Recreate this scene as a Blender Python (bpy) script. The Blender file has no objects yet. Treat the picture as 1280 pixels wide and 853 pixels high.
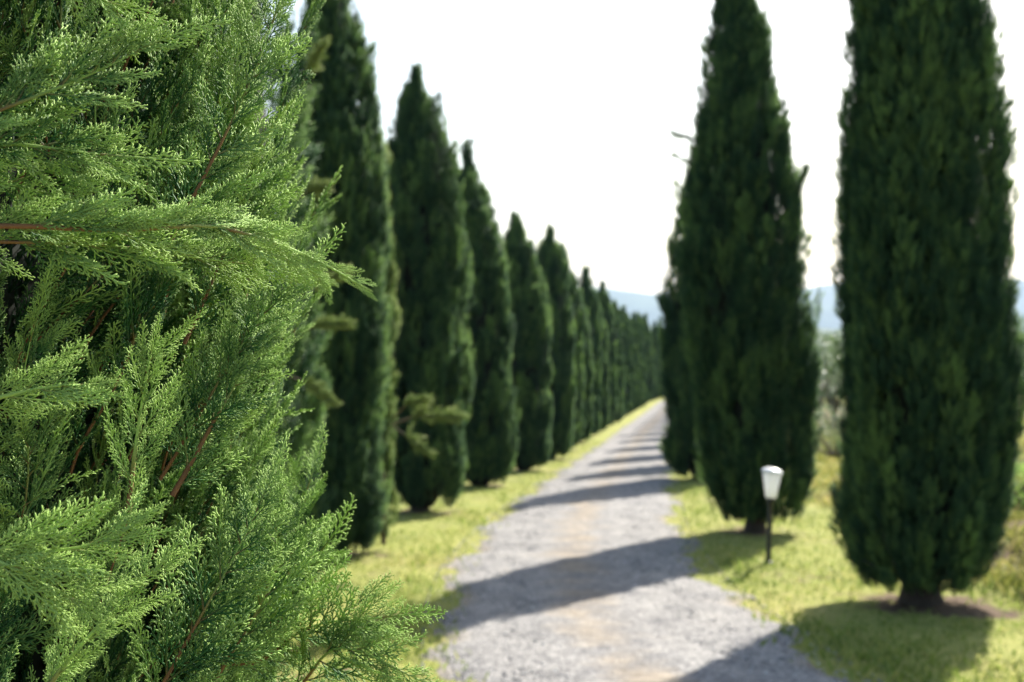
import bpy, math
import numpy as np
from math import sin, cos, radians, pi

C = bpy.context.scene.collection
rng = np.random.default_rng(7)
FPX = 1600.0
EYE = 1.6

def P(px, py, d):
    """world point seen at photo pixel (px,py) at depth d"""
    return np.array([(px-640)/FPX*d, d, EYE+(426.5-py)/FPX*d])

def nrm(a):
    a = np.asarray(a, float)
    return a/ (np.linalg.norm(a, axis=-1, keepdims=True)+1e-12)

# ------------------------------------------------------------------ terrain
def smooth(a, b, x):
    t = np.clip((x-a)/(b-a), 0, 1); return t*t*(3-2*t)

_py = np.array([-4000,-60,-20, 0, 20, 40, 55, 70, 90, 110, 125, 160, 260, 500, 900, 12000.])
_pz = np.array([2.0, 2.0, .83, 0, -.826, -1.66, -2.16, -2.52, -2.86, -3.2, -3.9, -9, -27, -48, -58, -60.])
def prof(y):
    y = np.asarray(y, float)
    return np.interp(y, _py, _pz)
_ty = np.arange(-4000, 12000, 2.0)
_tz = prof(_ty)
_k = np.ones(7)/7
_tz = np.convolve(np.pad(_tz, 3, mode='edge'), _k, mode='valid')
def G0(y): return np.interp(y, _ty, _tz)

_cy = np.array([-60,-10, 0, 5, 7.1, 9, 10.8, 12.3, 15.3, 18.6, 23.8, 33, 54, 70, 95, 110, 130, 150])
_cx = np.array([9, 2.6, 1.5, .98, .79, .66, .60, .63, .83, 1.18, 1.8, 2.95, 5.7, 8.1, 12.0, 14.9, 20.5, 28])
_ys = np.linspace(-60, 150, 2101)
_xs = np.interp(_ys, _cy, _cx)
_xs = np.convolve(np.pad(_xs, 10, mode='edge'), np.ones(21)/21, mode='valid')
def RC(y): return np.interp(y, _ys, _xs)

def bump(x, y):
    b = (np.sin(x*1.9+y*.7)*.5+np.sin(y*1.3-x*.8+1.)*.5+np.sin(x*.6+y*.35+2)*.9)*.035
    b += (np.sin(x*4.7+y*3.1+.5)+np.sin(y*5.3-x*3.7))*.012
    d = np.abs(x-RC(y))
    m = smooth(1.3, 4.5, d)
    bank = smooth(3.4, 9.0, x-RC(y))*0.55*(1+.35*np.sin(y*.5+x*.4))*smooth(130, 60, y)
    bank2 = smooth(3.4, 8.0, RC(y)-x)*-0.25*smooth(130, 60, y)
    far = smooth(200, 900, np.hypot(x, y))*(np.sin(x*.004+1)+np.sin(y*.005+x*.002))*4
    return b*m*(1+1.2*smooth(4,8,x-RC(y))) + bank + bank2 + far
def G(x, y): return G0(y)+bump(np.asarray(x, float), np.asarray(y, float))

# ------------------------------------------------------------------ mesh accumulation
class MB:
    def __init__(s): s.v=[]; s.f=[]; s.t=[]; s.w=[]; s.n=0
    def add(s, v, f, tint=0.5, wood=0.0):
        v=np.asarray(v,np.float32).reshape(-1,3); n=len(v)
        s.v.append(v); s.f.append(np.asarray(f,np.int32).reshape(-1,3)+s.n)
        s.t.append(np.broadcast_to(np.asarray(tint,np.float32),(n,)).copy())
        s.w.append(np.broadcast_to(np.asarray(wood,np.float32),(n,)).copy())
        s.n+=n
    def cat(s):
        return (np.concatenate(s.v), np.concatenate(s.f), np.concatenate(s.t), np.concatenate(s.w))
    def put(s, T, R, t, sc=1.0, dt=0.0, dw=None):
        v,f,ti,wo = T
        s.add((v*sc)@np.asarray(R).T + t, f, np.clip(ti+dt,0,1.5), wo)
    def build(s, name, m, parent=None, smooth_=False):
        v,f,t,w = s.cat()
        if len(f)>300000: print('TRIS',name,len(f))
        me=bpy.data.meshes.new(name)
        me.vertices.add(len(v)); me.vertices.foreach_set('co', v.ravel().astype(np.float32))
        me.loops.add(len(f)*3); me.loops.foreach_set('vertex_index', f.ravel().astype(np.int32))
        me.polygons.add(len(f)); me.polygons.foreach_set('loop_start', np.arange(0,len(f)*3,3,dtype=np.int32))
        if smooth_: me.polygons.foreach_set('use_smooth', np.ones(len(f),bool))
        a=me.attributes.new('tint','FLOAT','POINT'); a.data.foreach_set('value', t)
        a=me.attributes.new('wood','FLOAT','POINT'); a.data.foreach_set('value', w)
        me.update(calc_edges=True)
        me.materials.append(m)
        o=bpy.data.objects.new(name, me); C.objects.link(o)
        if parent: o.parent=parent
        return o

def frame(y, zhint):
    y=nrm(y); z=np.asarray(zhint,float); z=z-y*np.dot(z,y)
    if np.linalg.norm(z)<1e-5: z=np.cross(y,[.3,.5,.8])
    z=nrm(z); x=np.cross(y,z)
    return np.stack([x,y,z],axis=1)

def tube(mb, pts, rad, sides=3, tint=.5, wood=0., cap=True):
    pts=np.asarray(pts,float); k=len(pts); rad=np.broadcast_to(rad,(k,))
    d=np.gradient(pts,axis=0); d=nrm(d)
    ref=np.array([0.13,0.21,0.97]) if abs(d[0][2])<.9 else np.array([1,.1,0.])
    a=nrm(np.cross(d,ref)); b=np.cross(d,a)
    an=np.arange(sides)*2*pi/sides
    ring=(np.cos(an)[None,:,None]*a[:,None]+np.sin(an)[None,:,None]*b[:,None])*rad[:,None,None]+pts[:,None]
    v=ring.reshape(-1,3)
    f=[]
    for i in range(k-1):
        for j in range(sides):
            A=i*sides+j; B=i*sides+(j+1)%sides; Cc=A+sides; D=B+sides
            f+= [(A,B,D),(A,D,Cc)]
    t=np.repeat(np.broadcast_to(tint,(k,)),sides); w=np.repeat(np.broadcast_to(wood,(k,)),sides)
    if cap:
        v=np.vstack([v,pts[-1]+d[-1]*rad[-1]*.8]); n=len(v)-1
        f+=[((k-1)*sides+j,(k-1)*sides+(j+1)%sides,n) for j in range(sides)]
        t=np.append(t,t[-1]); w=np.append(w,w[-1])
    mb.add(v,f,t,w)

# vectorised cords: base ring, mid ring, tip point (7 verts, 9 tris)
_cf=np.array([(0,1,4),(0,4,3),(1,2,5),(1,5,4),(2,0,3),(2,3,5),(3,4,6),(4,5,6),(5,3,6)])
def cords(mb, p0, p1, p2, r0, r1, t0, t1):
    p0,p1,p2=[np.atleast_2d(a) for a in (p0,p1,p2)]
    n=len(p0); d=nrm(p2-p0); a=nrm(np.cross(d,[.31,.22,.93])); b=np.cross(d,a)
    an=np.arange(3)*2*pi/3
    off=(np.cos(an)[None,:,None]*a[:,None]+np.sin(an)[None,:,None]*b[:,None])
    r0=np.broadcast_to(r0,(n,)); r1=np.broadcast_to(r1,(n,))
    v=np.concatenate([p0[:,None]+off*r0[:,None,None], p1[:,None]+off*r1[:,None,None], p2[:,None]],axis=1)
    f=(_cf[None]+np.arange(n)[:,None,None]*7)
    t0=np.broadcast_to(t0,(n,)); t1=np.broadcast_to(t1,(n,))
    t=np.stack([t0]*3+[(t0+t1)/2]*3+[t1],axis=1)
    mb.add(v.reshape(-1,3), f.reshape(-1,3), t.ravel(), 0.)

# ------------------------------------------------------------------ fine cypress sprays (foreground)
def make_plume(L, latmax, seed, fat=1.0):
    r=np.random.default_rng(seed); mb=MB()
    # rachis with a gentle bend
    n=9; s=np.linspace(0,1,n)
    bx=r.normal(0,.10); bz=r.normal(0,.09)
    curve=lambda u: np.stack([bx*L*u**2, L*u, bz*L*u**2+0*u],axis=-1)
    tube(mb, curve(s), np.interp(s,[0,.3,1],[.0011,.0009,.0006])*fat, 4, np.interp(s,[0,.6,1],[.45,.6,1.0]), np.interp(s,[0,.18,.4],[.75,.3,0]))
    P0=[];P1=[];P2=[];R0=[];R1=[];T0=[];T1=[]
    u=.03; side=1; k=0
    while u<.985:
        env=(1-u)**.62*min(1,(u+.10)*4.5)
        ll=latmax*env*r.uniform(.72,1.15)+.003
        ang=radians(r.normal(31,4)); zt=r.normal(0,.25)
        base=curve(np.array([u]))[0]; ax=nrm(curve(np.array([min(1,u+.02)]))[0]-base)
        xd=np.array([side,0,zt]); xd=nrm(xd-ax*np.dot(xd,ax))
        d0=nrm(ax*cos(ang)+xd*sin(ang)); d1=nrm(d0+ax*.32)
        pm=base+d0*ll*.5; pe=pm+d1*ll*.5
        tv=.3+.45*u+r.normal(0,.06)
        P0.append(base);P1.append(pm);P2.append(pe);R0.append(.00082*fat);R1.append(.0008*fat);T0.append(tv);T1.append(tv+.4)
        # second order
        q=.20; sd=1 if r.random()<.5 else -1
        step=.0040/max(ll,.004)
        while q<.97:
            b=base+(pm-base)*min(1,q*2) if q<.5 else pm+(pe-pm)*(q*2-1)
            axx=d0 if q<.5 else d1
            sl=(.0100*(1-q)**.9*min(1.,ll/.024)+.0030)*r.uniform(.7,1.25)
            a2=radians(r.normal(31,5))
            nz=np.cross(axx,[0,0,1.]); x2=nrm(nz*sd+np.array([0,0,r.normal(0,.35)])); 
            dd=nrm(axx*cos(a2)+x2*sin(a2)); de=nrm(dd+axx*.25)
            m=b+dd*sl*.72; e=m+de*sl*.28
            P0.append(b);P1.append(m);P2.append(e);R0.append(.00062*fat);R1.append(.00082*fat);T0.append(tv+.08);T1.append(tv+.5*r.uniform(.5,1.2))
            if sl>.0078:
                for w in (.4,.7):
                    s3=sl*.36; x3=nrm(np.cross(dd,[0,0,1.])*(1 if w==.4 else -1)); d3=nrm(dd*.8+x3*.6)
                    bb=b+(e-b)*w
                    P0.append(bb);P1.append(bb+d3*s3*.6);P2.append(bb+d3*s3);R0.append(.0005*fat);R1.append(.00072*fat);T0.append(tv+.15);T1.append(tv+.5)
            q+=step*r.uniform(.8,1.25); sd=-sd
        u+=.0050/L*r.uniform(.75,1.3); side=-side; k+=1
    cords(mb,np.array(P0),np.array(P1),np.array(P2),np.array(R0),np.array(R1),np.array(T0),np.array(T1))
    return mb.cat()

PL=[make_plume(r_, l_, 100+i) for i,(r_,l_) in enumerate([(.075,.024),(.095,.032),(.085,.026),(.11,.034),(.07,.030),(.10,.038)])]
PLL=[.075,.095,.085,.11,.07,.10]

def fine_branch(mb, pts, zn, r, rad=(.0022,.0006), spacing=.017, plen=.10, bias=0., ang=36, dt=0., brown=.62, spread=.5, tiplen=.09, mins=.5):
    """woody stem along pts carrying plumes; zn = normal of the spray plane"""
    pts=np.asarray(pts,float); seg=np.linalg.norm(np.diff(pts,axis=0),axis=1); S=np.concatenate([[0],np.cumsum(seg)]); L=S[-1]
    m=max(10,int(L/.02)); ss=np.linspace(0,L,m)
    # catmull-ish smoothing by polynomial fit per axis
    deg=min(4,len(pts)-1)
    cf=[np.polyfit(S,pts[:,k],deg) for k in range(3)]
    cur=lambda s: np.stack([np.polyval(c,s) for c in cf],axis=-1)
    q=cur(ss)
    tube(mb,q,np.linspace(rad[0],rad[1],m),5,np.linspace(.5,.9,m)+dt,np.interp(ss/L,[0,brown*.75,brown+.15,1],[1,.95,.1,0]))
    s=L*.06; side=1
    while s<L*.985:
        u=s/L
        b=cur(np.array(s)); ax=nrm(cur(np.array(min(L,s+.01)))-cur(np.array(s-.01)))
        z=nrm(zn-ax*np.dot(zn,ax)); x=np.cross(ax,z)
        sd=side if r.random()>abs(bias) else np.sign(bias)
        a=radians(r.normal(ang,8)); zt=r.normal(0,spread)
        d=nrm(ax*cos(a)+nrm(x*sd+z*zt)*sin(a))
        env=(1-u)**.5*min(1,.45+u*2.2)
        i=r.integers(len(PL)); want=plen*env*r.uniform(.65,1.1)+.018
        sc=np.clip(want/PLL[i],mins,1.1)
        Rm=frame(d, z+x*r.normal(0,.5))
        mb.put(PL[i],Rm,b,sc,dt+r.normal(0,.08)+.12*u)
        s+=spacing*r.uniform(.6,1.4)*(1.0-.35*u); side=-side
    i=r.integers(len(PL)); ax=nrm(cur(np.array(L))-cur(np.array(L-.01)))
    mb.put(PL[i],frame(ax,zn),cur(np.array(L)),tiplen/PLL[i]*.8,dt+.25)

# ------------------------------------------------------------------ coarse cypress tufts
def make_tuft(seed, n=9):
    r=np.random.default_rng(seed); mb=MB()
    def blade(b,d,L,w,t0,t1):
        R=frame(d,r.normal(0,1,3)); an=np.arange(3)*2*pi/3
        base=b+(R[:,0][None]*np.cos(an)[:,None]+R[:,2][None]*np.sin(an)[:,None])*w+R[:,1]*L*.12
        v=np.vstack([base,b+R[:,1]*L])
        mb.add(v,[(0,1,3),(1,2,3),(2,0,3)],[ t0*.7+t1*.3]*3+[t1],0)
    blade(np.zeros(3),[0,1,0],1.,.035,.3,.8)
    for i in range(n):
        u=.08+.75*i/n; a=radians(r.uniform(22,42)); ph=i*2.4+r.uniform(-.3,.3)
        d=np.array([cos(ph)*sin(a),cos(a),sin(ph)*sin(a)])
        blade(np.array([0,u,0]),d,.42*(1.1-u)+.10,.030,.3+.3*u,.55+.45*u)
    return mb.cat()
TU=[make_tuft(s) for s in range(6)]

PROF_GEN=([0,.02,.05,.10,.18,.30,.5,.65,.78,.88,.95,1.0],[.50,.70,.83,.93,.98,1.,.99,.92,.76,.54,.32,.05])

def crown_mesh(seed, H, R, z0=.3, prof=None, nclump=230, per=40, tuft=(.13,.24), lean=(0,0), rag=1.0, lod=None, zrange=None):
    r=np.random.default_rng(seed); mb=MB()
    ph,pr = prof if prof else PROF_GEN
    ph=np.array(ph,float); pr=np.array(pr,float)
    a=r.uniform(0,6.28,6)
    def rad(h,th):
        return R*np.interp(h,ph,pr)*(1+.07*np.sin(3*th+a[0]+h*5)+.05*np.sin(5*th+a[1]-h*9)+.05*np.sin(h*23+a[2]+th))
    def axis(h): return np.array([lean[0]*h**1.5+ .03*np.sin(h*9+a[3]), lean[1]*h**1.5+.03*np.sin(h*8+a[4]), z0+(H-z0)*h])
    # sample clump heights weighted by radius
    hs=np.linspace(0,1,400); w=np.interp(hs,ph,pr)+.12; w/=w.sum()
    hsel=r.choice(hs,size=nclump,p=w)
    th0=r.uniform(0,2*pi,nclump)
    for i in range(nclump):
        h=hsel[i]; th=th0[i]
        Lc=r.uniform(.30,.62)*min(1,H/5.5); 
        hm=max(0,h-.62*Lc/(H-z0)); rr=rad(h,th)*r.uniform(.86,1.0)
        out=np.array([cos(th),sin(th),0]); ax=axis(hm)
        up=nrm(np.array([0,0,1.])+out*r.uniform(.0,.20)*rag+r.normal(0,.05,3))
        # near the underside, clumps splay outwards
        if h<.12: up=nrm(up+out*(.12-h)*3)
        # near the top converge
        if h>.8: up=nrm(np.array([0,0,1.])-out*.12*(h-.8)*5+r.normal(0,.05,3))
        base=ax+out*max(0,rr-.055)
        rc=r.uniform(.04,.085)*min(1,.5+R)
        dt=r.normal(.02,.20)
        for k in range(per):
            u=r.random()**.85; q=r.uniform(0,2*pi)
            e=(np.sin(pi*min(1,u*.85+.15)))**.7
            off=(np.array([cos(q),sin(q),0]))*rc*e*r.uniform(.5,1.0)
            p=base+up*Lc*u+off
            d=nrm(up*1.0+nrm(off)*.26+out*.10+r.normal(0,.11,3))
            L=r.uniform(*tuft)
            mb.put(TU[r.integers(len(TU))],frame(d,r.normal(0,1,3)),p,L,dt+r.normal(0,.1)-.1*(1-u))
    return mb,rad,axis

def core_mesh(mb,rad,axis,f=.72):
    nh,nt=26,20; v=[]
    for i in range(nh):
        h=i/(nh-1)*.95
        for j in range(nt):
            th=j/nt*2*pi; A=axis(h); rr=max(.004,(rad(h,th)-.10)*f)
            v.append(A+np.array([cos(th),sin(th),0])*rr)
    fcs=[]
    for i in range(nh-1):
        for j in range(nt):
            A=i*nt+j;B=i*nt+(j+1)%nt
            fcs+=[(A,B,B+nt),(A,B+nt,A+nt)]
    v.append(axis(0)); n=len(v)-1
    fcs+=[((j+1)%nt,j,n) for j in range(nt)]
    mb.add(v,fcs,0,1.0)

# ------------------------------------------------------------------ materials
def newmat(name):
    m=bpy.data.materials.new(name); m.use_nodes=True; nt=m.node_tree
    b=nt.nodes['Principled BSDF']; return m,nt,b
def ramp(nt,stops,fac=None):
    n=nt.nodes.new('ShaderNodeValToRGB'); e=n.color_ramp.elements
    while len(e)<len(stops): e.new(.5)
    for k,(p,c) in enumerate(stops): e[k].position=p; e[k].color=(*c,1)
    if fac is not None: nt.links.new(fac,n.inputs[0])
    return n
def noise(nt,scale,detail=4,rough=.55,vec=None):
    n=nt.nodes.new('ShaderNodeTexNoise'); n.inputs['Scale'].default_value=scale; n.inputs['Detail'].default_value=detail; n.inputs['Roughness'].default_value=rough
    if vec is not None: nt.links.new(vec,n.inputs['Vector'])
    return n
def mixc(nt,f,a,b,mode='MIX'):
    n=nt.nodes.new('ShaderNodeMix'); n.data_type='RGBA'; n.blend_type=mode
    for s,x in ((0,f),(6,a),(7,b)):
        if isinstance(x,(int,float)): n.inputs[s].default_value=x
        elif isinstance(x,tuple): n.inputs[s].default_value=(*x,1)
        else: nt.links.new(x,n.inputs[s])
    return n.outputs[2]
def math_(nt,op,a,b=0.):
    n=nt.nodes.new('ShaderNodeMath'); n.operation=op
    for i,x in enumerate((a,b)):
        if isinstance(x,(int,float)): n.inputs[i].default_value=x
        else: nt.links.new(x,n.inputs[i])
    return n.outputs[0]
def attr(nt,name):
    n=nt.nodes.new('ShaderNodeAttribute'); n.attribute_name=name; return n.outputs['Fac']
def coords(nt,out='Object'):
    return nt.nodes.new('ShaderNodeTexCoord').outputs[out]

def leafmat(name, dark, mid, light, woodc, woodc2, rough=.5, trans=.25, nscale=3., spec=.35):
    m,nt,b=newmat(name); L=nt.links
    co=coords(nt); nz=noise(nt,nscale,3,.6,co)
    t=math_(nt,'ADD',attr(nt,'tint'),math_(nt,'MULTIPLY',math_(nt,'SUBTRACT',nz.outputs[0],.5),.5))
    g=ramp(nt,[(.15,dark),(.55,mid),(1.,light)],t)
    wn=noise(nt,60.,2,.5,co); wc=mixc(nt,wn.outputs[0],woodc,woodc2)
    col=mixc(nt,attr(nt,'wood'),g.outputs[0],wc)
    L.new(col,b.inputs['Base Color']); b.inputs['Roughness'].default_value=rough
    b.inputs['Specular IOR Level'].default_value=spec
    tr=nt.nodes.new('ShaderNodeBsdfTranslucent'); L.new(mixc(nt,.35,col,(.22,.42,.08),'MIX'),tr.inputs[0])
    ms=nt.nodes.new('ShaderNodeMixShader')
    f=math_(nt,'MULTIPLY',math_(nt,'SUBTRACT',1.0,attr(nt,'wood')),trans)
    L.new(f,ms.inputs[0]); L.new(b.outputs[0],ms.inputs[1]); L.new(tr.outputs[0],ms.inputs[2])
    L.new(ms.outputs[0],nt.nodes['Material Output'].inputs[0])
    return m
M_fine=leafmat('cypress_scale_leaves',(.008,.040,.018),(.041,.130,.038),(.38,.55,.15),(.22,.095,.04),(.10,.055,.03),.62,.32,5.,.13)
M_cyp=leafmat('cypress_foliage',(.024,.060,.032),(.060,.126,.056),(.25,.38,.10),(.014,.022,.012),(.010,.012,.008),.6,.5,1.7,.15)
M_olive=leafmat('olive_foliage',(.07,.10,.05),(.16,.20,.12),(.34,.38,.28),(.12,.09,.06),(.07,.055,.04),.4,.2,2.,.5)
M_scrub=leafmat('scrub_foliage',(.07,.12,.03),(.17,.25,.06),(.36,.42,.14),(.14,.10,.06),(.09,.07,.05),.6,.5,2.,.2)
M_dry=leafmat('dry_branch',(.12,.13,.07),(.24,.24,.13),(.36,.36,.22),(.16,.12,.09),(.10,.08,.06),.7,.2,4.,.1)

def barkmat():
    m,nt,b=newmat('cypress_bark'); co=coords(nt)
    mp=nt.nodes.new('ShaderNodeMapping'); mp.inputs['Scale'].default_value=(9,9,1.2); nt.links.new(co,mp.inputs[0])
    n=noise(nt,4.,6,.7,mp.outputs[0]); r_=ramp(nt,[(.3,(.018,.013,.010)),(.7,(.075,.055,.042))],n.outputs[0])
    nt.links.new(r_.outputs[0],b.inputs['Base Color']); b.inputs['Roughness'].default_value=.9
    bp=nt.nodes.new('ShaderNodeBump'); bp.inputs['Distance'].default_value=.02; nt.links.new(n.outputs[0],bp.inputs['Height']); nt.links.new(bp.outputs[0],b.inputs['Normal'])
    return m
M_bark=barkmat()

def groundmat():
    m,nt,b=newmat('meadow_ground'); L=nt.links; co=coords(nt)
    n1=noise(nt,.55,5,.6,co); n2=noise(nt,6.,5,.7,co); n3=noise(nt,45.,3,.6,co)
    g=ramp(nt,[(.25,(.11,.15,.04)),(.5,(.22,.245,.065)),(.75,(.38,.32,.15))],n1.outputs[0])
    g2=ramp(nt,[(.3,(.15,.17,.04)),(.55,(.28,.28,.07)),(.75,(.42,.36,.18))],n2.outputs[0])
    c=mixc(nt,.5,g.outputs[0],g2.outputs[0])
    s=ramp(nt,[(.3,(.045,.030,.020)),(.55,(.115,.080,.052)),(.8,(.24,.185,.13))],noise(nt,14.,5,.7,co).outputs[0])
    sf=math_(nt,'ADD',attr(nt,'soil'),math_(nt,'MULTIPLY',math_(nt,'SUBTRACT',n2.outputs[0],.5),1.1))
    sfr=ramp(nt,[(.42,(0,0,0)),(.62,(1,1,1))],sf)
    c=mixc(nt,sfr.outputs[0],c,s.outputs[0])
    # far fields
    v=nt.nodes.new('ShaderNodeTexVoronoi'); v.inputs['Scale'].default_value=.006; L.new(co,v.inputs['Vector'])
    fr=ramp(nt,[(.1,(.05,.075,.025)),(.4,(.12,.15,.05)),(.6,(.30,.27,.15)),(.8,(.06,.085,.03)),(1,(.36,.33,.22))],v.outputs['Color'])
    c=mixc(nt,attr(nt,'far'),c,fr.outputs[0])
    L.new(c,b.inputs['Base Color']); b.inputs['Roughness'].default_value=.95; b.inputs['Specular IOR Level'].default_value=.1
    bp=nt.nodes.new('ShaderNodeBump'); bp.inputs['Distance'].default_value=.03; bp.inputs['Strength'].default_value=.8
    L.new(math_(nt,'ADD',n2.outputs[0],n3.outputs[0]),bp.inputs['Height']); L.new(bp.outputs[0],b.inputs['Normal'])
    return m
def gravelmat():
    m,nt,b=newmat('gravel_track'); L=nt.links; co=coords(nt)
    v=nt.nodes.new('ShaderNodeTexVoronoi'); v.inputs['Scale'].default_value=48.; L.new(co,v.inputs['Vector'])
    st=ramp(nt,[(.05,(.06,.06,.065)),(.35,(.165,.162,.162)),(.65,(.245,.24,.235)),(.92,(.41,.40,.385))],v.outputs['Color'])
    v2=nt.nodes.new('ShaderNodeTexVoronoi'); v2.inputs['Scale'].default_value=17.; L.new(co,v2.inputs['Vector'])
    st2=ramp(nt,[(.1,(.13,.128,.13)),(.9,(.345,.337,.328))],v2.outputs['Color'])
    c=mixc(nt,.35,st.outputs[0],st2.outputs[0])
    n=noise(nt,1.6,6,.65,co); n2=noise(nt,9.,4,.7,co)
    # earthy middle strip and verges
    e=math_(nt,'ADD',attr(nt,'earth'),math_(nt,'MULTIPLY',math_(nt,'SUBTRACT',n.outputs[0],.5),1.7))
    er=ramp(nt,[(.28,(0,0,0)),(.72,(.9,.9,.9))],e)
    ec=ramp(nt,[(.3,(.14,.118,.092)),(.7,(.33,.285,.23))],n2.outputs[0])
    c=mixc(nt,er.outputs[0],c,ec.outputs[0])
    w=ramp(nt,[(.3,(.66,.66,.68)),(.7,(1.2,1.18,1.14))],noise(nt,3.2,5,.7,co).outputs[0])
    c=mixc(nt,1.,c,w.outputs[0],'MULTIPLY')
    L.new(c,b.inputs['Base Color']); b.inputs['Roughness'].default_value=.95; b.inputs['Specular IOR Level'].default_value=.15
    bp=nt.nodes.new('ShaderNodeBump'); bp.inputs['Distance'].default_value=.012; bp.inputs['Strength'].default_value=.9
    L.new(math_(nt,'ADD',v.outputs['Distance'],n2.outputs[0]),bp.inputs['Height']); L.new(bp.outputs[0],b.inputs['Normal'])
    return m
def plain(name,col,rough=.6,var=.2,sc=8,spec=.4,metal=0.):
    m,nt,b=newmat(name); n=noise(nt,sc,4,.6,coords(nt))
    r_=ramp(nt,[(.3,tuple(c*(1-var) for c in col)),(.7,tuple(min(1,c*(1+var)) for c in col))],n.outputs[0])
    nt.links.new(r_.outputs[0],b.inputs['Base Color']); b.inputs['Roughness'].default_value=rough; b.inputs['Specular IOR Level'].default_value=spec; b.inputs['Metallic'].default_value=metal
    return m
M_ground=groundmat(); M_gravel=gravelmat()

# ------------------------------------------------------------------ object helpers
def tag(o,label=None,cat=None,group=None,kind=None):
    for k,v in (('label',label),('category',cat),('group',group),('kind',kind)):
        if v: o[k]=v
    return o
def thing(name,label,cat,loc,group=None):
    o=bpy.data.objects.new(name,None); o.empty_display_size=.2; C.objects.link(o); o.location=loc
    return tag(o,label,cat,group)

# ------------------------------------------------------------------ tree positions
ORD=['first','second','third','fourth','fifth','sixth','seventh','eighth','ninth','tenth','eleventh','twelfth','thirteenth','fourteenth','fifteenth','sixteenth','seventeenth','eighteenth','nineteenth','twentieth','twenty-first','twenty-second','twenty-third','twenty-fourth','twenty-fifth']
FG=np.array([-.87,1.30])
left=[(-1.93,8.0),(-1.78,12.7),(-1.25,17.4),(-.56,22.2),(.22,26.8),(.92,31.5)]
right=[(3.12,9.75),(2.80,14.84),(3.62,24.2)]
def offs(y,d):
    s=(RC(y+.5)-RC(y-.5)); n=np.array([1,-s])/math.hypot(1,s); return (float(RC(y)+n[0]*d),float(y+n[1]*d))
y=36.2
while y<122: left.append(offs(y+rng.uniform(-.3,.3),-1.98)); y+=4.7/math.hypot(1,float(RC(y+.5)-RC(y-.5)))
y=29.4
while y<112: right.append(offs(y+rng.uniform(-.3,.3),1.95)); y+=5.9/math.hypot(1,float(RC(y+.5)-RC(y-.5)))
ALLT=np.array([tuple(FG)]+left+right)
def soil(x,y):
    x=np.asarray(x,float); y=np.asarray(y,float); s=np.zeros(np.broadcast(x,y).shape)
    for tx,ty in ALLT[ALLT[:,1]<46]:
        d=np.hypot(x-tx,(y-ty))
        if ty==9.75: s=np.maximum(s,(.8+.3*np.sin(x*6+y*4))*np.exp(-(((x-tx-.15)/.55)**2+((y-ty+.35)/.55)**2)))
        s=np.maximum(s,(.62+.3*np.sin(x*7+y*5)*np.sin(y*6-x*3))*np.exp(-(d/.85)**2))
    dr=x-RC(y)
    s=np.maximum(s,.42*np.exp(-((np.abs(dr)-1.25)/.16)**2))
    s=np.maximum(s,.62*smooth(4.0,6.5,dr)*smooth(32,42,y)*smooth(80,60,y))
    pn=.5+.25*np.sin(x*2.1+y*1.4)+.25*np.sin(y*3.2-x*1.7+1.3)
    s=np.maximum(s,(.24+.62*pn)*smooth(2.6,4.0,dr)*smooth(40,15,y))
    s=np.maximum(s,.50*pn*smooth(1.3,1.7,np.abs(dr))*smooth(60,25,y))
    return s

# ------------------------------------------------------------------ ground sheet
def spaced(lo,hi,fine_lo,fine_hi,step,grow=1.12):
    a=list(np.arange(fine_lo,fine_hi,step)); s=step; x=a[-1]
    while x<hi: s*=grow; x+=s; a.append(x)
    s=step; x=a[0]; pre=[]
    while x>lo: s*=grow; x-=s; pre.append(x)
    return np.array(pre[::-1]+a)
gx=spaced(-7500,7500,-5,14,.16); gy=spaced(-600,9000,3,46,.16,1.07)
X,Y=np.meshgrid(gx,gy); Z=G(X,Y)
mb=MB(); nx,ny=len(gx),len(gy)
idx=np.arange(nx*ny).reshape(ny,nx); a=idx[:-1,:-1].ravel();b=idx[:-1,1:].ravel();c=idx[1:,1:].ravel();d=idx[1:,:-1].ravel()
near=(np.abs(X-RC(Y))<1.5)&(Y<150)&(Y>-60)
Z=Z-np.where(near,.03,0)
mb.add(np.stack([X,Y,Z],-1).reshape(-1,3),np.concatenate([np.stack([a,b,c],1),np.stack([a,c,d],1)]))
g=mb.build('ground',M_ground,None,True)
at=g.data.attributes.new('soil','FLOAT','POINT'); at.data.foreach_set('value',soil(X,Y).ravel().astype(np.float32))
at=g.data.attributes.new('far','FLOAT','POINT'); at.data.foreach_set('value',smooth(120,170,Y).ravel().astype(np.float32))
tag(g,kind='structure')

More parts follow.
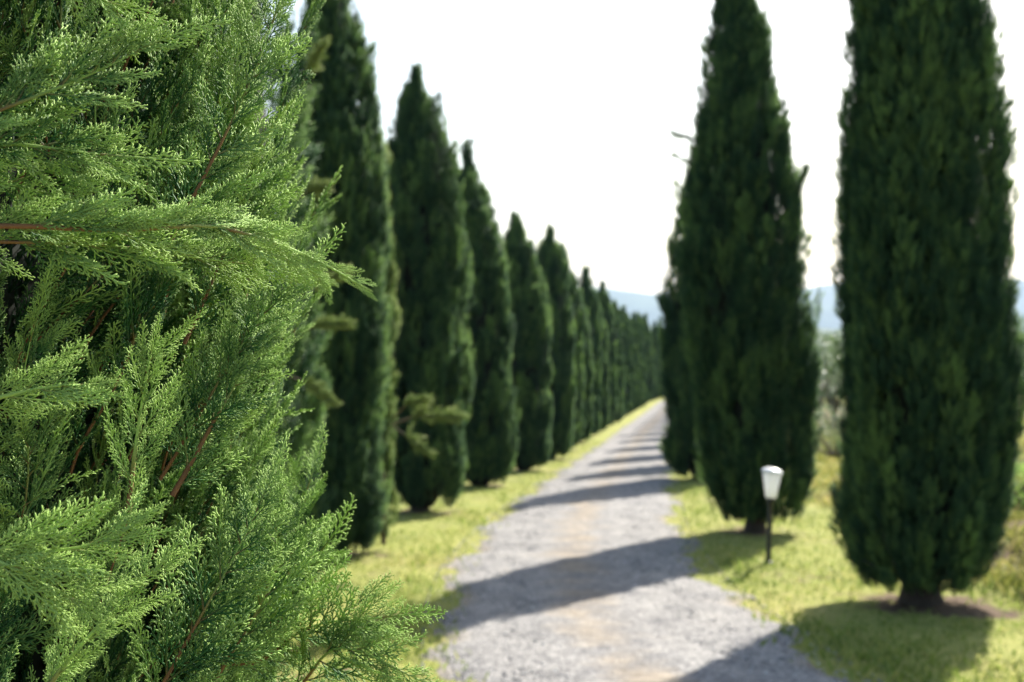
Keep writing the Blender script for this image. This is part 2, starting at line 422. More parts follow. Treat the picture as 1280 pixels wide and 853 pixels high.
# ------------------------------------------------------------------ road
def build_road():
    ys=np.concatenate([np.arange(-58,3,.6),np.arange(3,40,.12),np.arange(40,148,.4)]); m=21
    us=np.linspace(-1,1,m)
    n1=.10*np.sin(ys*1.7)+.07*np.sin(ys*4.1+1)+.05*np.sin(ys*9.3+2)+rng.normal(0,.025,len(ys))
    n2=.10*np.sin(ys*1.3+2)+.07*np.sin(ys*3.7+.4)+.05*np.sin(ys*8.1)+rng.normal(0,.025,len(ys))
    U,YY=np.meshgrid(us,ys)
    W=np.where(U<0,1.17+n1[:,None],1.17+n2[:,None])
    XX=RC(YY)+U*W
    tracks=-.018*np.exp(-((np.abs(U)-.55)/.18)**2)
    ZZ=G0(YY)+.022*(1-np.abs(U)**4)+tracks*.6-.034*np.abs(U)**8 + .004*np.sin(XX*7+YY*5)
    mb=MB(); ny,nx=XX.shape; idx=np.arange(nx*ny).reshape(ny,nx); a=idx[:-1,:-1].ravel();b=idx[:-1,1:].ravel();c=idx[1:,1:].ravel();d=idx[1:,:-1].ravel()
    mb.add(np.stack([XX,YY,ZZ],-1).reshape(-1,3),np.concatenate([np.stack([a,b,c],1),np.stack([a,c,d],1)]))
    o=mb.build('gravel_road',M_gravel,None,True)
    e=.60*np.exp(-((U+.05)/.30)**2)+.7*np.abs(U)**8
    at=o.data.attributes.new('earth','FLOAT','POINT'); at.data.foreach_set('value',e.ravel().astype(np.float32))
    tag(o,kind='structure')
build_road()

# loose stones
def build_stones():
    n=15000; r=rng
    yy=5.5+ (r.random(n)**1.6)*22; u=np.clip(r.normal(0,.62,n),-1.12,1.12); xx=RC(yy)+u*1.15
    s=r.uniform(.005,.014,n)*np.where(r.random(n)<.04,1.7,1)
    oc=np.array([(1,0,0),(-1,0,0),(0,1,0),(0,-1,0),(0,0,1),(0,0,-1)],float)
    of=np.array([(0,2,4),(2,1,4),(1,3,4),(3,0,4),(2,0,5),(1,2,5),(3,1,5),(0,3,5)])
    v=oc[None]*s[:,None,None]*r.uniform(.6,1.25,(n,6,1))*np.array([1,1,.6])
    an=r.uniform(0,6.28,n); ca,sa=np.cos(an)[:,None],np.sin(an)[:,None]
    vx=v[...,0]*ca-v[...,1]*sa; vy=v[...,0]*sa+v[...,1]*ca
    z=G0(yy)+.022*(1-np.abs(u)**4)+s*.2-.01
    V=np.stack([vx+xx[:,None],vy+yy[:,None],v[...,2]+z[:,None]],-1)
    F=of[None]+np.arange(n)[:,None,None]*6
    mb=MB(); mb.add(V.reshape(-1,3),F.reshape(-1,3),np.repeat(r.random(n),6),0)
    m,nt,b=newmat('loose_stone'); rr=ramp(nt,[(0,(.12,.12,.13)),(.5,(.30,.29,.28)),(1,(.60,.58,.54))],attr(nt,'tint')); nt.links.new(rr.outputs[0],b.inputs['Base Color']); b.inputs['Roughness'].default_value=.9
    o=mb.build('loose_gravel',m); tag(o,'loose grey and pale stones scattered over the gravel track','gravel',kind='stuff')
build_stones()

# ------------------------------------------------------------------ grass
def grassmat(name,c0,c1,c2):
    m,nt,b=newmat(name); L=nt.links
    n=noise(nt,1.1,6,.75,coords(nt)); t=math_(nt,'ADD',math_(nt,'MULTIPLY',attr(nt,'tint'),.45),math_(nt,'MULTIPLY',math_(nt,'SUBTRACT',n.outputs[0],.2),.95))
    rr=ramp(nt,[(.2,c0),(.5,c1),(.85,c2)],t); L.new(rr.outputs[0],b.inputs['Base Color']); b.inputs['Roughness'].default_value=.6; b.inputs['Specular IOR Level'].default_value=.2
    tr=nt.nodes.new('ShaderNodeBsdfTranslucent'); L.new(rr.outputs[0],tr.inputs[0]); ms=nt.nodes.new('ShaderNodeMixShader'); ms.inputs[0].default_value=.45
    L.new(b.outputs[0],ms.inputs[1]); L.new(tr.outputs[0],ms.inputs[2]); L.new(ms.outputs[0],nt.nodes['Material Output'].inputs[0]); return m
def blades(name,m,n,region,hgt,wid,label,cat,maxsoil=.43,edge=1.15):
    r=rng; xx,yy=region(n); d=np.abs(xx-RC(yy)); so=soil(xx,yy)+r.normal(0,.17,len(xx))
    clump=np.sin(xx*3.1+yy*1.7)+np.sin(yy*2.9-xx*2.3+1)+r.normal(0,.8,len(xx))
    k=(d>edge+r.normal(0,.10,len(xx)))&(so<maxsoil)&(clump>-1.6); xx,yy=xx[k],yy[k]; n=len(xx)
    h=r.uniform(*hgt,n)*(1+.25*np.sin(xx*2+yy*1.3)); w=r.uniform(*wid,n); an=r.uniform(0,6.28,n)
    z=G(xx,yy)-.01; ax=np.stack([np.cos(an),np.sin(an),0*an],-1)*w[:,None]
    b=np.stack([xx,yy,z],-1); ln=np.stack([r.normal(0,.45,n),r.normal(0,.45,n),np.ones(n)],-1)*h[:,None]
    V=np.stack([b-ax,b+ax,b+ln*.55+ax*.6,b+ln+np.stack([r.normal(0,.2,n)*h,r.normal(0,.2,n)*h,-.1*h],-1)],1)
    F=np.array([(0,1,2),(0,2,3)])[None]+np.arange(n)[:,None,None]*4
    mb=MB(); mb.add(V.reshape(-1,3),F.reshape(-1,3),np.repeat(r.random(n),4),0)
    o=mb.build(name,m); tag(o,label,cat,kind='stuff')
def reg_near(n):
    yy=5.2+ (rng.random(n)**1.5)*38; lo=np.maximum(-.42*yy,-6.5)-.3; hi=.44*yy+.5
    # strips along the road favoured
    return lo+(hi-lo)*rng.random(n), yy
M_grass=grassmat('short_grass',(.085,.145,.028),(.215,.275,.055),(.46,.42,.17))
blades('grass',M_grass,190000,reg_near,(.025,.07),(.004,.010),'short sunlit yellow-green grass on both verges of the track','grass')
def reg_right(n):
    yy=7+(rng.random(n)**1.3)*40; x0=RC(yy)+3.2; return x0+rng.random(n)**.8*(.46*yy+1.5-x0+2), yy
M_tall=grassmat('rough_grass',(.12,.15,.03),(.26,.26,.06),(.46,.38,.18))
blades('rough_grass',M_tall,90000,reg_right,(.05,.17),(.004,.009),'rough half-dry grass on the bank right of the cypresses','grass',.75,3.0)

# ------------------------------------------------------------------ trunks
def trunk(parent,H,r0,seed,fork=0):
    r0=r0*.78
    r=np.random.default_rng(seed); mb=MB(); n=14; zz=np.concatenate([[-.12,0,.06,.14],np.linspace(.25,H,n)]); sides=12
    ph=r.uniform(0,6,3); v=[]
    for z in zz:
        rr=r0*(1-.9*max(0,z)/H)*(1+.28*math.exp(-max(0,z)/.06))
        for j in range(sides):
            t=j/sides*2*pi; k=rr*(1+.12*sin(3*t+ph[0]+z)+.07*sin(5*t+ph[1]-z*2)); v.append((cos(t)*k+.012*sin(z*3+ph[2]),sin(t)*k,z))
    f=[]
    for i in range(len(zz)-1):
        for j in range(sides):
            A=i*sides+j;B=i*sides+(j+1)%sides; f+=[(A,B,B+sides),(A,B+sides,A+sides)]
    mb.add(v,f)
    return mb.build('trunk',M_bark,parent,True)

GR_L='cypresses in the row left of the track'; GR_R='cypresses in the row right of the track'
def cypress(x,y,H,R,seed,label,group,prof=None,z0=.3,r0=.14,**kw):
    t=thing('cypress_tree',label,'cypress',(x,y,float(G(x,y))),group)
    mb,rad,axis=crown_mesh(seed,H,R,z0,prof,**kw)
    core_mesh(mb,rad,axis)
    cr=mb.build('crown',M_cyp,t); tk=trunk(t,H*.7,r0,seed)
    return t,cr,tk

# right row: two near trees read from the photograph
HR1=8.0
pr1=([0,.02,.04,.07,.11,.19,.4,.5,.57,.7,.8,.9,.96,1],[.38,.62,.76,.85,.90,.98,.96,.80,.68,.55,.45,.30,.18,.03])
R1,_,_=cypress(*right[0],HR1,.635,11,'dark cypress at the right edge of the photo, nearest tree of the right row',GR_R,pr1,.10,.17,nclump=1500,per=42,tuft=(.075,.15),rag=.9)
R1.location.z-=0
pr2=([0,.03,.065,.13,.25,.4,.52,.6,.68,.8,.88,.94,1],[.30,.62,.80,.92,1.,1.,.94,.80,.62,.42,.28,.18,.03])
R2,_,_=cypress(*right[1],7.2,.67,12,'dark cypress with bare sprigs sticking out high up, directly behind the small lamp',GR_R,pr2,.12,.15,nclump=1150,per=38,tuft=(.09,.175),rag=1.1,lean=(-.3,0))

def sprig(parent,name,pts,seed,m,ns=5,tl=.16,label=None,rad=.008,dt=.05):
    r=np.random.default_rng(seed); mb=MB(); pts=np.asarray(pts,float)
    tube(mb,pts,np.linspace(rad,rad*.35,len(pts)),5,.5,1.)
    for k in range(ns*6):
        u=.35+.65*r.random(); i=u*(len(pts)-1); a=int(min(i,len(pts)-2)); p=pts[a]+(pts[a+1]-pts[a])*(i-a); dr=nrm(pts[a+1]-pts[a])
        mb.put(TU[r.integers(6)],frame(nrm(dr+r.normal(0,.33,3)+[0,0,.1]),r.normal(0,1,3)),p,tl*r.uniform(.6,1.1),r.normal(dt,.15))
    o=mb.build(name,m,parent)
    if label: o['label']=label
    return o
b=np.array(R2.location)
def loc(px,py,d,base): return P(px,py,d)-base
sprig(R2,'sprig',[loc(905,196,14.8,b),loc(872,178,14.8,b),loc(855,171,14.75,b),loc(840,167,14.7,b)],1,M_cyp,6,.13,None,.014)
sprig(R2,'sprig',[loc(905,235,14.8,b),loc(874,212,14.8,b),loc(858,203,14.75,b),loc(843,193,14.7,b)],2,M_cyp,6,.12,None,.014)
sprig(R2,'sprig',[loc(985,245,14.8,b),loc(998,232,14.75,b),loc(1006,214,14.7,b)],3,M_cyp,7,.17)
b=np.array(R1.location)
sprig(R1,'sprig',[loc(1240,150,9.6,b),loc(1252,140,9.6,b),loc(1262,131,9.6,b)],4,M_cyp,4,.1)
sprig(R1,'sprig',[loc(1080,700,9.5,b),loc(1100,712,9.3,b),loc(1106,722,9.25,b)],6,M_cyp,7,.13)

# left row near trees
L1,_,_=cypress(*left[0],6.6,.64,21,'cypress half hidden right behind the big foreground cypress, pale tips showing',GR_L,None,.04,.13,nclump=300,per=34,tuft=(.11,.2),rag=2.0)
b=np.array(L1.location)
for k,(p0,p1) in enumerate([((370,250),(405,235)),((360,380),(425,345)),((365,420),(432,405)),((360,470),(412,500)),((372,120),(402,60))]):
    mm=((p0[0]+p1[0])/2,(p0[1]+p1[1])/2-6)
    sprig(L1,'branch',[loc(*p0,7.7,b),loc(*mm,7.6,b),loc(*p1,7.5,b)],40+k,M_scrub,16,.11,'outer branch painted pale yellowish as if sunlit',.008,.4)  # paler foliage colour and raised tint stand in for a sunlit rim
L2,_,_=cypress(*left[1],6.0,.52,22,'tall dark cypress with a pale slender side stem and a stub branch over the verge',GR_L,None,.04,.13,nclump=800,per=34,tuft=(.10,.19),rag=.8)
b=np.array(L2.location)
mbs,rd,axs=crown_mesh(5,3.9,.14,.05,([0,.1,.3,.6,.85,1],[.4,.9,1,.85,.5,.05]),nclump=75,per=26,tuft=(.08,.17),lean=(.0,0),rag=.6)
tube(mbs,[(0,0,0),(0,0,1.8),(0,0,3.7)],[.03,.02,.006],6,.5,1.)
ss=mbs.build('side_stem',M_scrub,L2); ss.location=(.46,.45,.05); ss['label']='slender side stem painted pale as if sunlit'  # lighter foliage colour puts sunlight into this stem
sprig(L2,'branch',[loc(492,530,12.4,b),loc(520,520,12.2,b),loc(572,522,12.0,b)],71,M_scrub,12,.2,'pale broken branch',.014,.35)
sprig(L2,'branch',[loc(492,522,12.4,b),loc(510,504,12.2,b),loc(530,500,12.0,b)],72,M_scrub,9,.16,'pale broken branch',.010,.35)
sprig(L2,'branch',[loc(490,532,12.4,b),loc(512,548,12.2,b),loc(530,562,12.0,b)],73,M_scrub,9,.16,'pale broken branch',.010,.35)
L3,_,_=cypress(*left[2],5.9,.65,23,'broad dark cypress with a pointed top, standing clear against the sky by the verge',GR_L,None,.08,.15,nclump=850,per=34,tuft=(.10,.19),lean=(-.06,0),rag=.7)
L4,_,_=cypress(*left[3],5.8,.60,24,'cypress close behind the broad pointed one, its top just to the right',GR_L,None,.04,.14,nclump=560,per=30,tuft=(.13,.23),lean=(-.25,0),rag=.7)
L5,_,_=cypress(*left[4],5.2,.60,25,'blunt-topped cypress in the middle of the left row',GR_L,None,.04,.14,nclump=520,per=28,tuft=(.14,.24),lean=(-.12,0),rag=.6)

# far variants, copied along both rows
far_proto=[]
for s in range(5):
    mb,rad,axis=crown_mesh(50+s,5.6,.62,.02,None,nclump=340,per=22,tuft=(.2,.32),rag=.6,lean=(rng.normal(0,.06),rng.normal(0,.06)))
    core_mesh(mb,rad,axis,.75); far_proto.append(mb)
crm=[]; 
def far_tree(i,x,y,label,group,sc,k):
    t=thing('cypress_tree',label,'cypress',(x,y,float(G(x,y))),group); t.scale=sc; t.rotation_euler.z=(i*2.39996)%6.28
    if k not in protos:
        cr=far_proto[k].build('crown',M_cyp,t); tk=trunk(t,3.8,.13,90+k); protos[k]=(cr,tk)
    else:
        for q in protos[k]:
            c=q.copy(); C.objects.link(c); c.parent=t
    return t
protos={}
for i,(x,y_) in enumerate(left[5:]):
    hh=rng.uniform(.95,1.06)*(1+.10*smooth(70,115,y_)); w=rng.uniform(.92,1.08)
    w*=rng.uniform(.84,.95)*(1-.12*smooth(45,90,y_)); hh*=rng.uniform(.96,1.06)
    if y_<37: hh=1.0; w=.95
    n=len(left)-1-(i+5)
    lab='small distant cypress of the left row, %s past the blunt-topped one'%ORD[i]
    if n==0: lab='farthest cypress of the left row, where the track bends away'
    far_tree(i,x,y_,lab,GR_L,(w,w,float(hh)),i%5)
for i,(x,y_) in enumerate(right[2:]):
    lab='cypress of the right row, %s behind the one at the small lamp'%ORD[i]
    sc=(1.14,1.14,1.02) if i==0 else (.97,.97,rng.uniform(.94,1.04))
    far_tree(i+31,x,y_,lab,GR_R,sc,(i+2)%5)

# ------------------------------------------------------------------ foreground cypress
def foreground():
    r=np.random.default_rng(77)
    base=np.array([FG[0],FG[1],float(G(*FG))])
    t=thing('cypress_tree','large sharply focused cypress filling the left side of the photo',"cypress",tuple(base),GR_L)
    trunk(t,5.2,.15,5)
    # coarse crown everywhere except the window the camera looks at
    mb=MB(); RR=.62
    lo,hi=.80,2.45                       # height band of fine foliage (above base)
    facing=math.atan2(-base[1],-base[0])+radians(38)   # towards camera and the right
    cm,rad,axis=crown_mesh(31,6.9,RR,.2,([0,.03,.08,.15,.25,.4,.55,.7,.82,.92,1],[.2,.6,.85,.97,1,1,.96,.82,.62,.38,.03]),nclump=10,per=2)
    hs=np.linspace(0,1,300)
    cm=MB(); cnt=0
    while cnt<5200:
        h=r.random(); th=r.uniform(0,2*pi); z=.2+6.7*h
        if r.random()>rad(h,0)/RR*1.1+.05: continue
        dth=(th-facing+pi)%(2*pi)-pi
        if lo<z<hi and abs(dth)<radians(100): 
            continue
        cnt+=1
        out=np.array([cos(th),sin(th),0]); p=axis(h)+out*max(0,rad(h,th)*r.uniform(.78,1)-.05)
        d=nrm(np.array([0,0,1.])*.85+out*r.uniform(.15,.6)+r.normal(0,.2,3))
        cm.put(TU[r.integers(6)],frame(d,r.normal(0,1,3)),p,r.uniform(.12,.22),r.normal(.1,.15))
    for i in range(3200):  # inner tufts tinted darker, shade of the gaps painted into their colour
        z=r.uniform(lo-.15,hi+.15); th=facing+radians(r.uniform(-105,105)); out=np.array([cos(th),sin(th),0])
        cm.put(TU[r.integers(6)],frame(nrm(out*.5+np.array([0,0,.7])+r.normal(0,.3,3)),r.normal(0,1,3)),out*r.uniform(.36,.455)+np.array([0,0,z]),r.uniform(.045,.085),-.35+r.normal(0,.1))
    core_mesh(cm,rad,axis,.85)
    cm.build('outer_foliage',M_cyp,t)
    # fine branches
    fb=MB(); n=0; cam=np.array([0,0,EYE])-base
    NB=640
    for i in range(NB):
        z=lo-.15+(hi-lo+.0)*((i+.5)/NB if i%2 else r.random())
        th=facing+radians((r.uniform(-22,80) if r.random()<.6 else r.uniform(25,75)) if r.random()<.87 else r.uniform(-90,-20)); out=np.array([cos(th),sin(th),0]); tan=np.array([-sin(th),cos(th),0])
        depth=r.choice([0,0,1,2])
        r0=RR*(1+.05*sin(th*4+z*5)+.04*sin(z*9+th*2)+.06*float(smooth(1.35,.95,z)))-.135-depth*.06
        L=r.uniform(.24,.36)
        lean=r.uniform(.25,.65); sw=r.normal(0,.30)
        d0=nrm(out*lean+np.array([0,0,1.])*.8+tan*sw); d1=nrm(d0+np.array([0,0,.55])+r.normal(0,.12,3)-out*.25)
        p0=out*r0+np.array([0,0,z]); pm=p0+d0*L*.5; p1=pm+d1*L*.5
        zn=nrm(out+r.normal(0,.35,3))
        fine_branch(fb,[p0,p0+d0*L*.25,pm,pm+(p1-pm)*.5,p1],zn,r,rad=(r.uniform(.0009,.0017),.0006),spacing=.0135,plen=.078,dt=-.08-.10*depth+r.normal(0,.08)+.07*(depth==0),brown=r.uniform(.3,.7),ang=33)  # deeper branches get a darker tint, painting in crown shade
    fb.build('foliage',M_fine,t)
    # bare inner twigs
    tw=MB()
    for i in range(260):
        z=r.uniform(lo-.1,hi+.1); th=facing+radians(r.uniform(-95,95)); out=np.array([cos(th),sin(th),0]); tan=np.array([-sin(th),cos(th),0])
        p=out*(r.uniform(.28,.47))+np.array([0,0,z]); L=r.uniform(.12,.3); d=nrm(out*.4+np.array([0,0,.8])+tan*r.normal(0,.5))
        q=p+d*L*.5+r.normal(0,.012,3); tube(tw,[p,q,q+nrm(d+[0,0,.2])*L*.5],[r.uniform(.001,.0026),.0012,.0006],5,.5,1.)
    tw.build('twigs',M_fine,t)
    # protruding sprays, each its own branch
    def hero(px,zn,label=None,**kw):
        m=MB(); pts=[P(*q)-base for q in px]
        rr=np.random.default_rng(int(abs(px[0][0]*7+px[0][1]*3))+1)
        fine_branch(m,pts,np.asarray(zn,float),rr,**kw)
        o=m.build('branch',M_fine,t)
        if label: o['label']=label
    Zc=(.15,-1,.25)
    hero([(-40,290,.84),(60,284,.85),(160,289,.86),(235,281,.88),(280,286,.90),(318,296,.91)],Zc,'long arching spray with a bare reddish stem',rad=(.0022,.0008),spacing=.0085,plen=.050,ang=22,dt=.20,brown=.8,bias=-.5,tiplen=.025)
    hero([(280,286,.90),(320,296,.91),(370,314,.935),(415,336,.95),(452,358,.96)],Zc,'thin pale tip of the arching spray',rad=(.0013,.0008),spacing=.012,plen=.016,ang=15,dt=.42,brown=.1,spread=.3,tiplen=.012,mins=.2)
    hero([(300,298,.91),(340,318,.925),(375,330,.935),(402,352,.945)],Zc,None,rad=(.0010,.0006),spacing=.010,plen=.02,ang=18,dt=.35,brown=.1,tiplen=.015,mins=.2)
    hero([(-60,300,.87),(60,304,.88),(160,310,.89),(230,320,.92),(290,328,.94)],Zc,None,rad=(.0014,.0006),spacing=.010,plen=.06,ang=26,dt=.15,brown=.3,bias=-.4)
    hero([(-60,165,.82),(0,138,.83),(60,115,.84),(120,90,.85),(168,66,.86)],Zc,None,rad=(.0016,.0006),spacing=.009,plen=.065,ang=27,dt=.13,brown=.35,bias=-.5)
    hero([(-70,190,.84),(0,180,.85),(60,185,.86),(125,193,.88)],Zc,None,spacing=.010,plen=.055,ang=27,dt=.08,brown=.2)
    hero([(-70,225,.86),(0,228,.87),(50,240,.88),(95,252,.9)],Zc,None,spacing=.010,plen=.05,ang=27,dt=.05,brown=.2)
    hero([(60,-60,.84),(100,-25,.85),(130,0,.86),(165,24,.87)],Zc,None,spacing=.014,plen=.05,ang=24,dt=.40,brown=.2,tiplen=.04)
    hero([(290,830,1.25),(360,800,1.22),(400,780,1.20),(440,775,1.19),(478,772,1.18)],Zc,None,rad=(.0022,.0007),spacing=.011,plen=.10,ang=34,dt=.10,brown=.5)
    hero([(330,860,1.22),(400,825,1.20),(430,810,1.18),(465,820,1.17),(488,832,1.17)],Zc,None,rad=(.002,.0007),spacing=.012,plen=.09,ang=36,dt=.12,brown=.4)
    hero([(335,790,1.38),(355,730,1.38),(370,670,1.37),(376,640,1.36),(384,612,1.36)],Zc,None,rad=(.0025,.0006),spacing=.014,plen=.075,ang=34,dt=.1,brown=.6)
    hero([(340,790,1.34),(370,740,1.34),(385,712,1.33),(402,688,1.32)],Zc,None,spacing=.013,plen=.08,ang=34,dt=.12,brown=.2)
    hero([(250,900,1.15),(300,800,1.15),(340,720,1.15),(345,665,1.15)],Zc,None,rad=(.0019,.0006),spacing=.013,plen=.10,ang=34,dt=.05,brown=.6)
    hero([(180,900,1.08),(240,790,1.08),(290,700,1.09),(320,640,1.10)],Zc,None,rad=(.0019,.0006),spacing=.013,plen=.10,ang=34,dt=.03,brown=.6)
    hero([(200,600,1.12),(260,500,1.13),(310,420,1.14),(362,355,1.16)],Zc,None,rad=(.0018,.0006),spacing=.011,plen=.075,ang=32,dt=.05,brown=.5)
    hero([(230,430,1.15),(270,340,1.17),(305,260,1.2),(335,200,1.22)],Zc,None,rad=(.0019,.0006),spacing=.013,plen=.085,ang=33,dt=.06,brown=.5)
    hero([(235,260,1.2),(270,150,1.22),(305,60,1.25),(345,-20,1.27)],Zc,None,rad=(.0019,.0006),spacing=.013,plen=.085,ang=33,dt=.06,brown=.5)
    hero([(-60,705,.80),(0,690,.81),(70,688,.82),(140,668,.83)],Zc,None,spacing=.011,plen=.055,ang=24,dt=.42,brown=.15,tiplen=.05)
    hero([(-60,690,.80),(-10,700,.80),(40,722,.81),(90,748,.82)],Zc,None,spacing=.011,plen=.05,ang=24,dt=.50,brown=.15,tiplen=.04)
    hero([(40,890,.90),(90,820,.90),(140,765,.90),(190,715,.91)],Zc,None,spacing=.014,plen=.045,ang=24,dt=.30,brown=.2,tiplen=.05)
    hero([(160,640,.94),(168,570,.94),(178,500,.94),(188,445,.94)],Zc,None,spacing=.013,plen=.05,ang=26,dt=.22,brown=.3,tiplen=.04)
    hero([(-50,505,.86),(0,497,.86),(50,486,.86),(100,481,.87)],Zc,None,spacing=.013,plen=.05,ang=24,dt=.32,brown=.2,tiplen=.04)
    hero([(215,620,1.1),(260,540,1.12),(300,470,1.14),(330,425,1.16)],Zc,None,rad=(.0026,.0006),spacing=.013,plen=.08,ang=33,dt=.10,brown=.6)
    hero([(200,330,1.05),(250,230,1.06),(300,130,1.08),(340,30,1.1)],Zc,None,rad=(.0019,.0006),spacing=.013,plen=.085,ang=33,dt=.06,brown=.7)
foreground()

# ------------------------------------------------------------------ olives, scrub
def leafy(seed,R,H,n,leaf,trunk_h=.9,lobes=12,squash=.8):
    r=np.random.default_rng(seed); mb=MB()
    tube(mb,[(0,0,-.1),(.03,.02,trunk_h*.5),(-.03,.03,trunk_h)],[.16,.11,.09],8,.5,1.,False)
    cs=[]
    for k in range(lobes):
        a=k*2.4+r.uniform(-.4,.4); q=R*math.sqrt(r.uniform(.05,.75)); c=np.array([cos(a)*q,sin(a)*q,r.uniform(trunk_h+.25*R,H-.28*R)]); cs.append((c,R*r.uniform(.28,.48)))
        tube(mb,[(-.03,.03,trunk_h*.9),(c*.45+np.array([0,0,trunk_h*.5])),c],[.06,.035,.012],5,.5,1.)
    w=np.array([c[1]**2 for c in cs]); w/=w.sum()
    k=r.choice(len(cs),n,p=w); cen=np.array([c[0] for c in cs])[k]; rr=np.array([c[1] for c in cs])[k]
    d=nrm(r.normal(0,1,(n,3))); p=cen+d*(rr*r.uniform(.25,1.15,n)**.6)[:,None]*np.array([1,1,squash])
    dirs=nrm(d*.6+r.normal(0,.6,(n,3))+[0,0,.15]); L=r.uniform(.7,1.3,n)*leaf
    sd=nrm(np.cross(dirs,r.normal(0,1,(n,3))))*(L*.17)[:,None]
    V=np.stack([p,p+dirs*(L*.5)[:,None]+sd,p+dirs*L[:,None],p+dirs*(L*.5)[:,None]-sd],1)
    F=np.array([(0,1,2),(0,2,3)])[None]+np.arange(n)[:,None,None]*4
    mb.add(V.reshape(-1,3),F.reshape(-1,3),np.repeat(np.clip(r.normal(.55,.25,n),0,1.2),4),0)
    return mb
GO='olive trees beyond the right row'
def olive(x,y,R,H,n,leaf,label,seed):
    t=thing('olive_tree',label,'olive tree',(x,y,float(G(x,y))),GO)
    mb=leafy(seed,R,H,n,leaf,.45,14); v=mb
    mb.build('crown',M_olive,t); return t
olive(7.95,14.6,1.75,4.9,9000,.09,'olive tree whose leafy twigs just enter the right edge of the photo',1)
olive(11.6,46,1.7,4.0,7000,.13,'grey-green olive seen through the gap between the two nearest right cypresses',2)
olive(14.4,60,2.0,4.4,7000,.14,'farther olive behind the one in the gap between the cypresses',3)
olive(18.6,44,2.2,4.4,9000,.13,'silvery olive at the right edge, low behind the nearest right cypress',4)
olive(22.5,58,2.3,4.6,7000,.15,'farther olive at the right edge, behind the silvery one',5)
def shrub(x,y,R,H,n,label,seed,m=M_scrub):
    t=thing('shrub',label,'shrub',(x,y,float(G(x,y))),'shrubs on the right bank')
    leafy(seed,R,H,n,.07,.05,8,.8).build('foliage',m,t)
shrub(7.6,30,.9,1.1,3500,'low dry shrub on the bank, seen between the two right cypresses',11,M_dry)
shrub(6.6,17.2,.7,.8,3500,'low scrubby bush on the bank at the right edge of the photo',12)
shrub(9.6,38,1.0,1.2,3500,'low grey shrub before the olives, seen between the two right cypresses',13,M_olive)

# distant woodland in the valley
def woods():
    mb=MB(); r=rng
    n=900
    yy=170+r.random(n)**1.5*1500; xx=(r.uniform(-.25,.55,n))*yy
    belt=(np.sin(xx*.011+yy*.004)+np.sin(yy*.013-xx*.003+1))>.1
    xx,yy=xx[belt],yy[belt]
    for x,y in zip(xx,yy):
        R=r.uniform(3,6)*(1+.4*(y>700)); z=float(G(x,y)); 
        m=60; d=nrm(r.normal(0,1,(m,3))); d[:,2]=np.abs(d[:,2])*1.1-.15; p=np.array([x,y,z+R*.7])+d*R*r.uniform(.55,1.05,(m,1)); s=R*.42
        a=r.normal(0,1,(m,3)); a=nrm(a)*s; b=nrm(np.cross(a,d))*s
        V=np.stack([p-a*.6,p+b*.6,p+a*.6,p-b*.6],1); F=np.array([(0,1,2),(0,2,3)])[None]+np.arange(m)[:,None,None]*4
        mb.add(V.reshape(-1,3),F.reshape(-1,3),np.repeat(np.clip(r.normal(.4,.2,m),0,1),4),0)
    o=mb.build('distant_woodland',M_cyp); tag(o,'far-off belts of trees in the hazy valley','woodland',kind='stuff')
woods()

# hills
M_hill=plain('hill_cover',(.075,.095,.045),.95,.45,.004,.1)
def hills(name,y0,depth,hmax,seed,x0,x1,amp):
    r=np.random.default_rng(seed); nx,ny=140,22
    xs=np.linspace(x0,x1,nx); us=np.linspace(0,1,ny); Xh,U=np.meshgrid(xs,us); ph=r.uniform(0,6,6)
    ridge=hmax*(.78+amp*np.sin(Xh/ (x1-x0)*9+ph[0])+amp*.6*np.sin(Xh/(x1-x0)*21+ph[1])+amp*.2*np.sin(Xh/(x1-x0)*60+ph[2]))
    Zh=ridge*np.sin(U*pi)**.9*(1+.05*np.sin(Xh*.01+U*9+ph[3]))-65-3*(U==0)-3*(U==1)
    Yh=y0+U*depth+120*np.sin(Xh*.002+ph[4])
    mb=MB(); idx=np.arange(nx*ny).reshape(ny,nx); a=idx[:-1,:-1].ravel();b=idx[:-1,1:].ravel();c=idx[1:,1:].ravel();d=idx[1:,:-1].ravel()
    mb.add(np.stack([Xh,Yh,Zh],-1).reshape(-1,3),np.concatenate([np.stack([a,b,c],1),np.stack([a,c,d],1)]))
    o=mb.build(name,M_hill,None,True); tag(o,kind='structure')
hills('hills',1900,1300,100,3,-3200,3600,.16)
hills('far_hills',4600,2600,392,4,-5200,6000,.07)

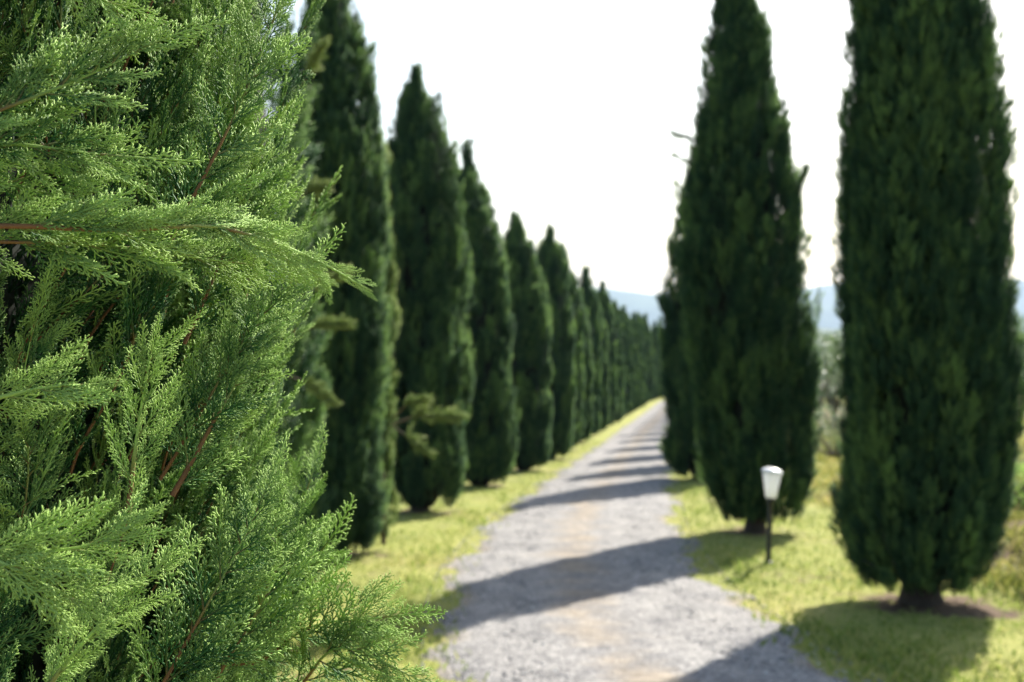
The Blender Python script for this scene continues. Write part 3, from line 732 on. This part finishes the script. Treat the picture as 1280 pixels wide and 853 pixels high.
# ------------------------------------------------------------------ lamp
def lamp():
    x,y=2.41,12.05; z=float(G(x,y))
    t=thing('garden_lamp','small bollard lamp with white tapered shade on a black post in the grass','lamp',(x,y,z))
    M_post=plain('black_painted_metal',(.022,.022,.024),.45,.25,20)
    M_white,nt,b=newmat('white_lamp_glass'); b.inputs['Base Color'].default_value=(.82,.83,.84,1); b.inputs['Roughness'].default_value=.3; b.inputs['Transmission Weight'].default_value=0
    tr=nt.nodes.new('ShaderNodeBsdfTranslucent'); tr.inputs[0].default_value=(.9,.9,.9,1); ms=nt.nodes.new('ShaderNodeMixShader'); ms.inputs[0].default_value=.5
    nt.links.new(b.outputs[0],ms.inputs[1]); nt.links.new(tr.outputs[0],ms.inputs[2]); nt.links.new(ms.outputs[0],nt.nodes['Material Output'].inputs[0])
    M_cap=plain('white_metal_cap',(.78,.78,.78),.25,.05,20,.6)
    def lathe(name,prof_,m,par,sides=24,tilt=None,off=(0,0,0)):
        mb=MB(); v=[];f=[]
        for rr,zz in prof_:
            for j in range(sides):
                a=j/sides*2*pi; v.append((rr*cos(a),rr*sin(a),zz))
        for i in range(len(prof_)-1):
            for j in range(sides):
                A=i*sides+j;B=i*sides+(j+1)%sides; f+=[(A,B,B+sides),(A,B+sides,A+sides)]
        mb.add(v,f); o=mb.build(name,m,par,True); o.location=off
        if tilt: o.rotation_euler=tilt
        return o
    lathe('post',[(0.0,-.2),(.026,-.2),(.024,.0),(.023,.45),(.026,.57),(.040,.59),(.042,.615),(.03,.62),(.0,.62)],M_post,t)
    lathe('foot',[(.0,.0),(.05,.0),(.048,.018),(.026,.024)],M_post,t)
    lathe('lamp_shade',[(.0,.622),(.048,.622),(.052,.63),(.086,.845),(.083,.848),(.0,.848)],M_white,t,28)
    lathe('cap',[(.0,.0),(.092,.0),(.100,.006),(.100,.014),(.082,.030),(.05,.042),(.0,.046)],M_cap,t,28,(radians(4),radians(5),0),(0,0,.858))
    t.rotation_euler=(0,radians(2.5),0)
lamp()

# ------------------------------------------------------------------ haze
def haze():
    x0,x1,y0,y1,z0,z1=-7900,7900,-700,9600,-75,330
    mb=MB(); v=[(x,y,z) for z in (z0,z1) for y in (y0,y1) for x in (x0,x1)]
    f=[(0,2,3),(0,3,1),(4,5,7),(4,7,6),(0,1,5),(0,5,4),(2,6,7),(2,7,3),(0,4,6),(0,6,2),(1,3,7),(1,7,5)]
    mb.add(v,f)
    m=bpy.data.materials.new('haze_air'); m.use_nodes=True; nt=m.node_tree; nt.nodes.clear()
    o_=nt.nodes.new('ShaderNodeOutputMaterial'); pv=nt.nodes.new('ShaderNodeVolumePrincipled')
    pv.inputs['Color'].default_value=(.50,.68,.95,1); pv.inputs['Density'].default_value=HAZE; pv.inputs['Anisotropy'].default_value=.1
    nt.links.new(pv.outputs[0],o_.inputs['Volume'])
    o=mb.build('haze',m); tag(o,'thin pale blue haze over the valley and far hills','haze',kind='stuff')
HAZE=.00012
haze()

# ------------------------------------------------------------------ light, camera
EL,AZ=38,29
w=bpy.data.worlds.new('World'); bpy.context.scene.world=w; w.use_nodes=True
nt=w.node_tree; bg=nt.nodes['Background']; sk=nt.nodes.new('ShaderNodeTexSky'); sk.sky_type='NISHITA'; sk.sun_disc=False
sk.sun_elevation=radians(EL); sk.sun_rotation=radians(AZ); sk.altitude=200; sk.air_density=1.3; sk.dust_density=2.5; sk.ozone_density=1.0
nt.links.new(sk.outputs[0],bg.inputs[0]); bg.inputs[1].default_value=.085
sd=bpy.data.lights.new('sun','SUN'); sd.energy=5.0; sd.angle=radians(.55); sd.color=(1,.94,.84)
so=bpy.data.objects.new('sun',sd); C.objects.link(so)
from mathutils import Vector
dv=Vector((sin(radians(AZ))*cos(radians(EL)),cos(radians(AZ))*cos(radians(EL)),sin(radians(EL))))
so.rotation_euler=dv.to_track_quat('Z','Y').to_euler(); so.location=(30,50,60)
cd=bpy.data.cameras.new('camera'); cam=bpy.data.objects.new('camera',cd); C.objects.link(cam)
cam.location=(0,0,EYE); cam.rotation_euler=(radians(90),0,0)
cd.sensor_width=36; cd.lens=45; cd.clip_start=.05; cd.clip_end=30000
cd.dof.use_dof=True; cd.dof.focus_distance=1.0; cd.dof.aperture_fstop=9.5
S=bpy.context.scene; S.camera=cam
S.view_settings.view_transform='Standard'; S.view_settings.look='None'; S.view_settings.exposure=1.55; S.view_settings.gamma=1
S.render.engine='CYCLES'
cy=S.cycles; cy.max_bounces=6; cy.diffuse_bounces=3; cy.glossy_bounces=2; cy.transmission_bounces=3; cy.volume_bounces=0; cy.transparent_max_bounces=4
cy.use_denoising=True
try: cy.denoiser='OPENIMAGEDENOISE'
except Exception: pass
cy.sample_clamp_indirect=6
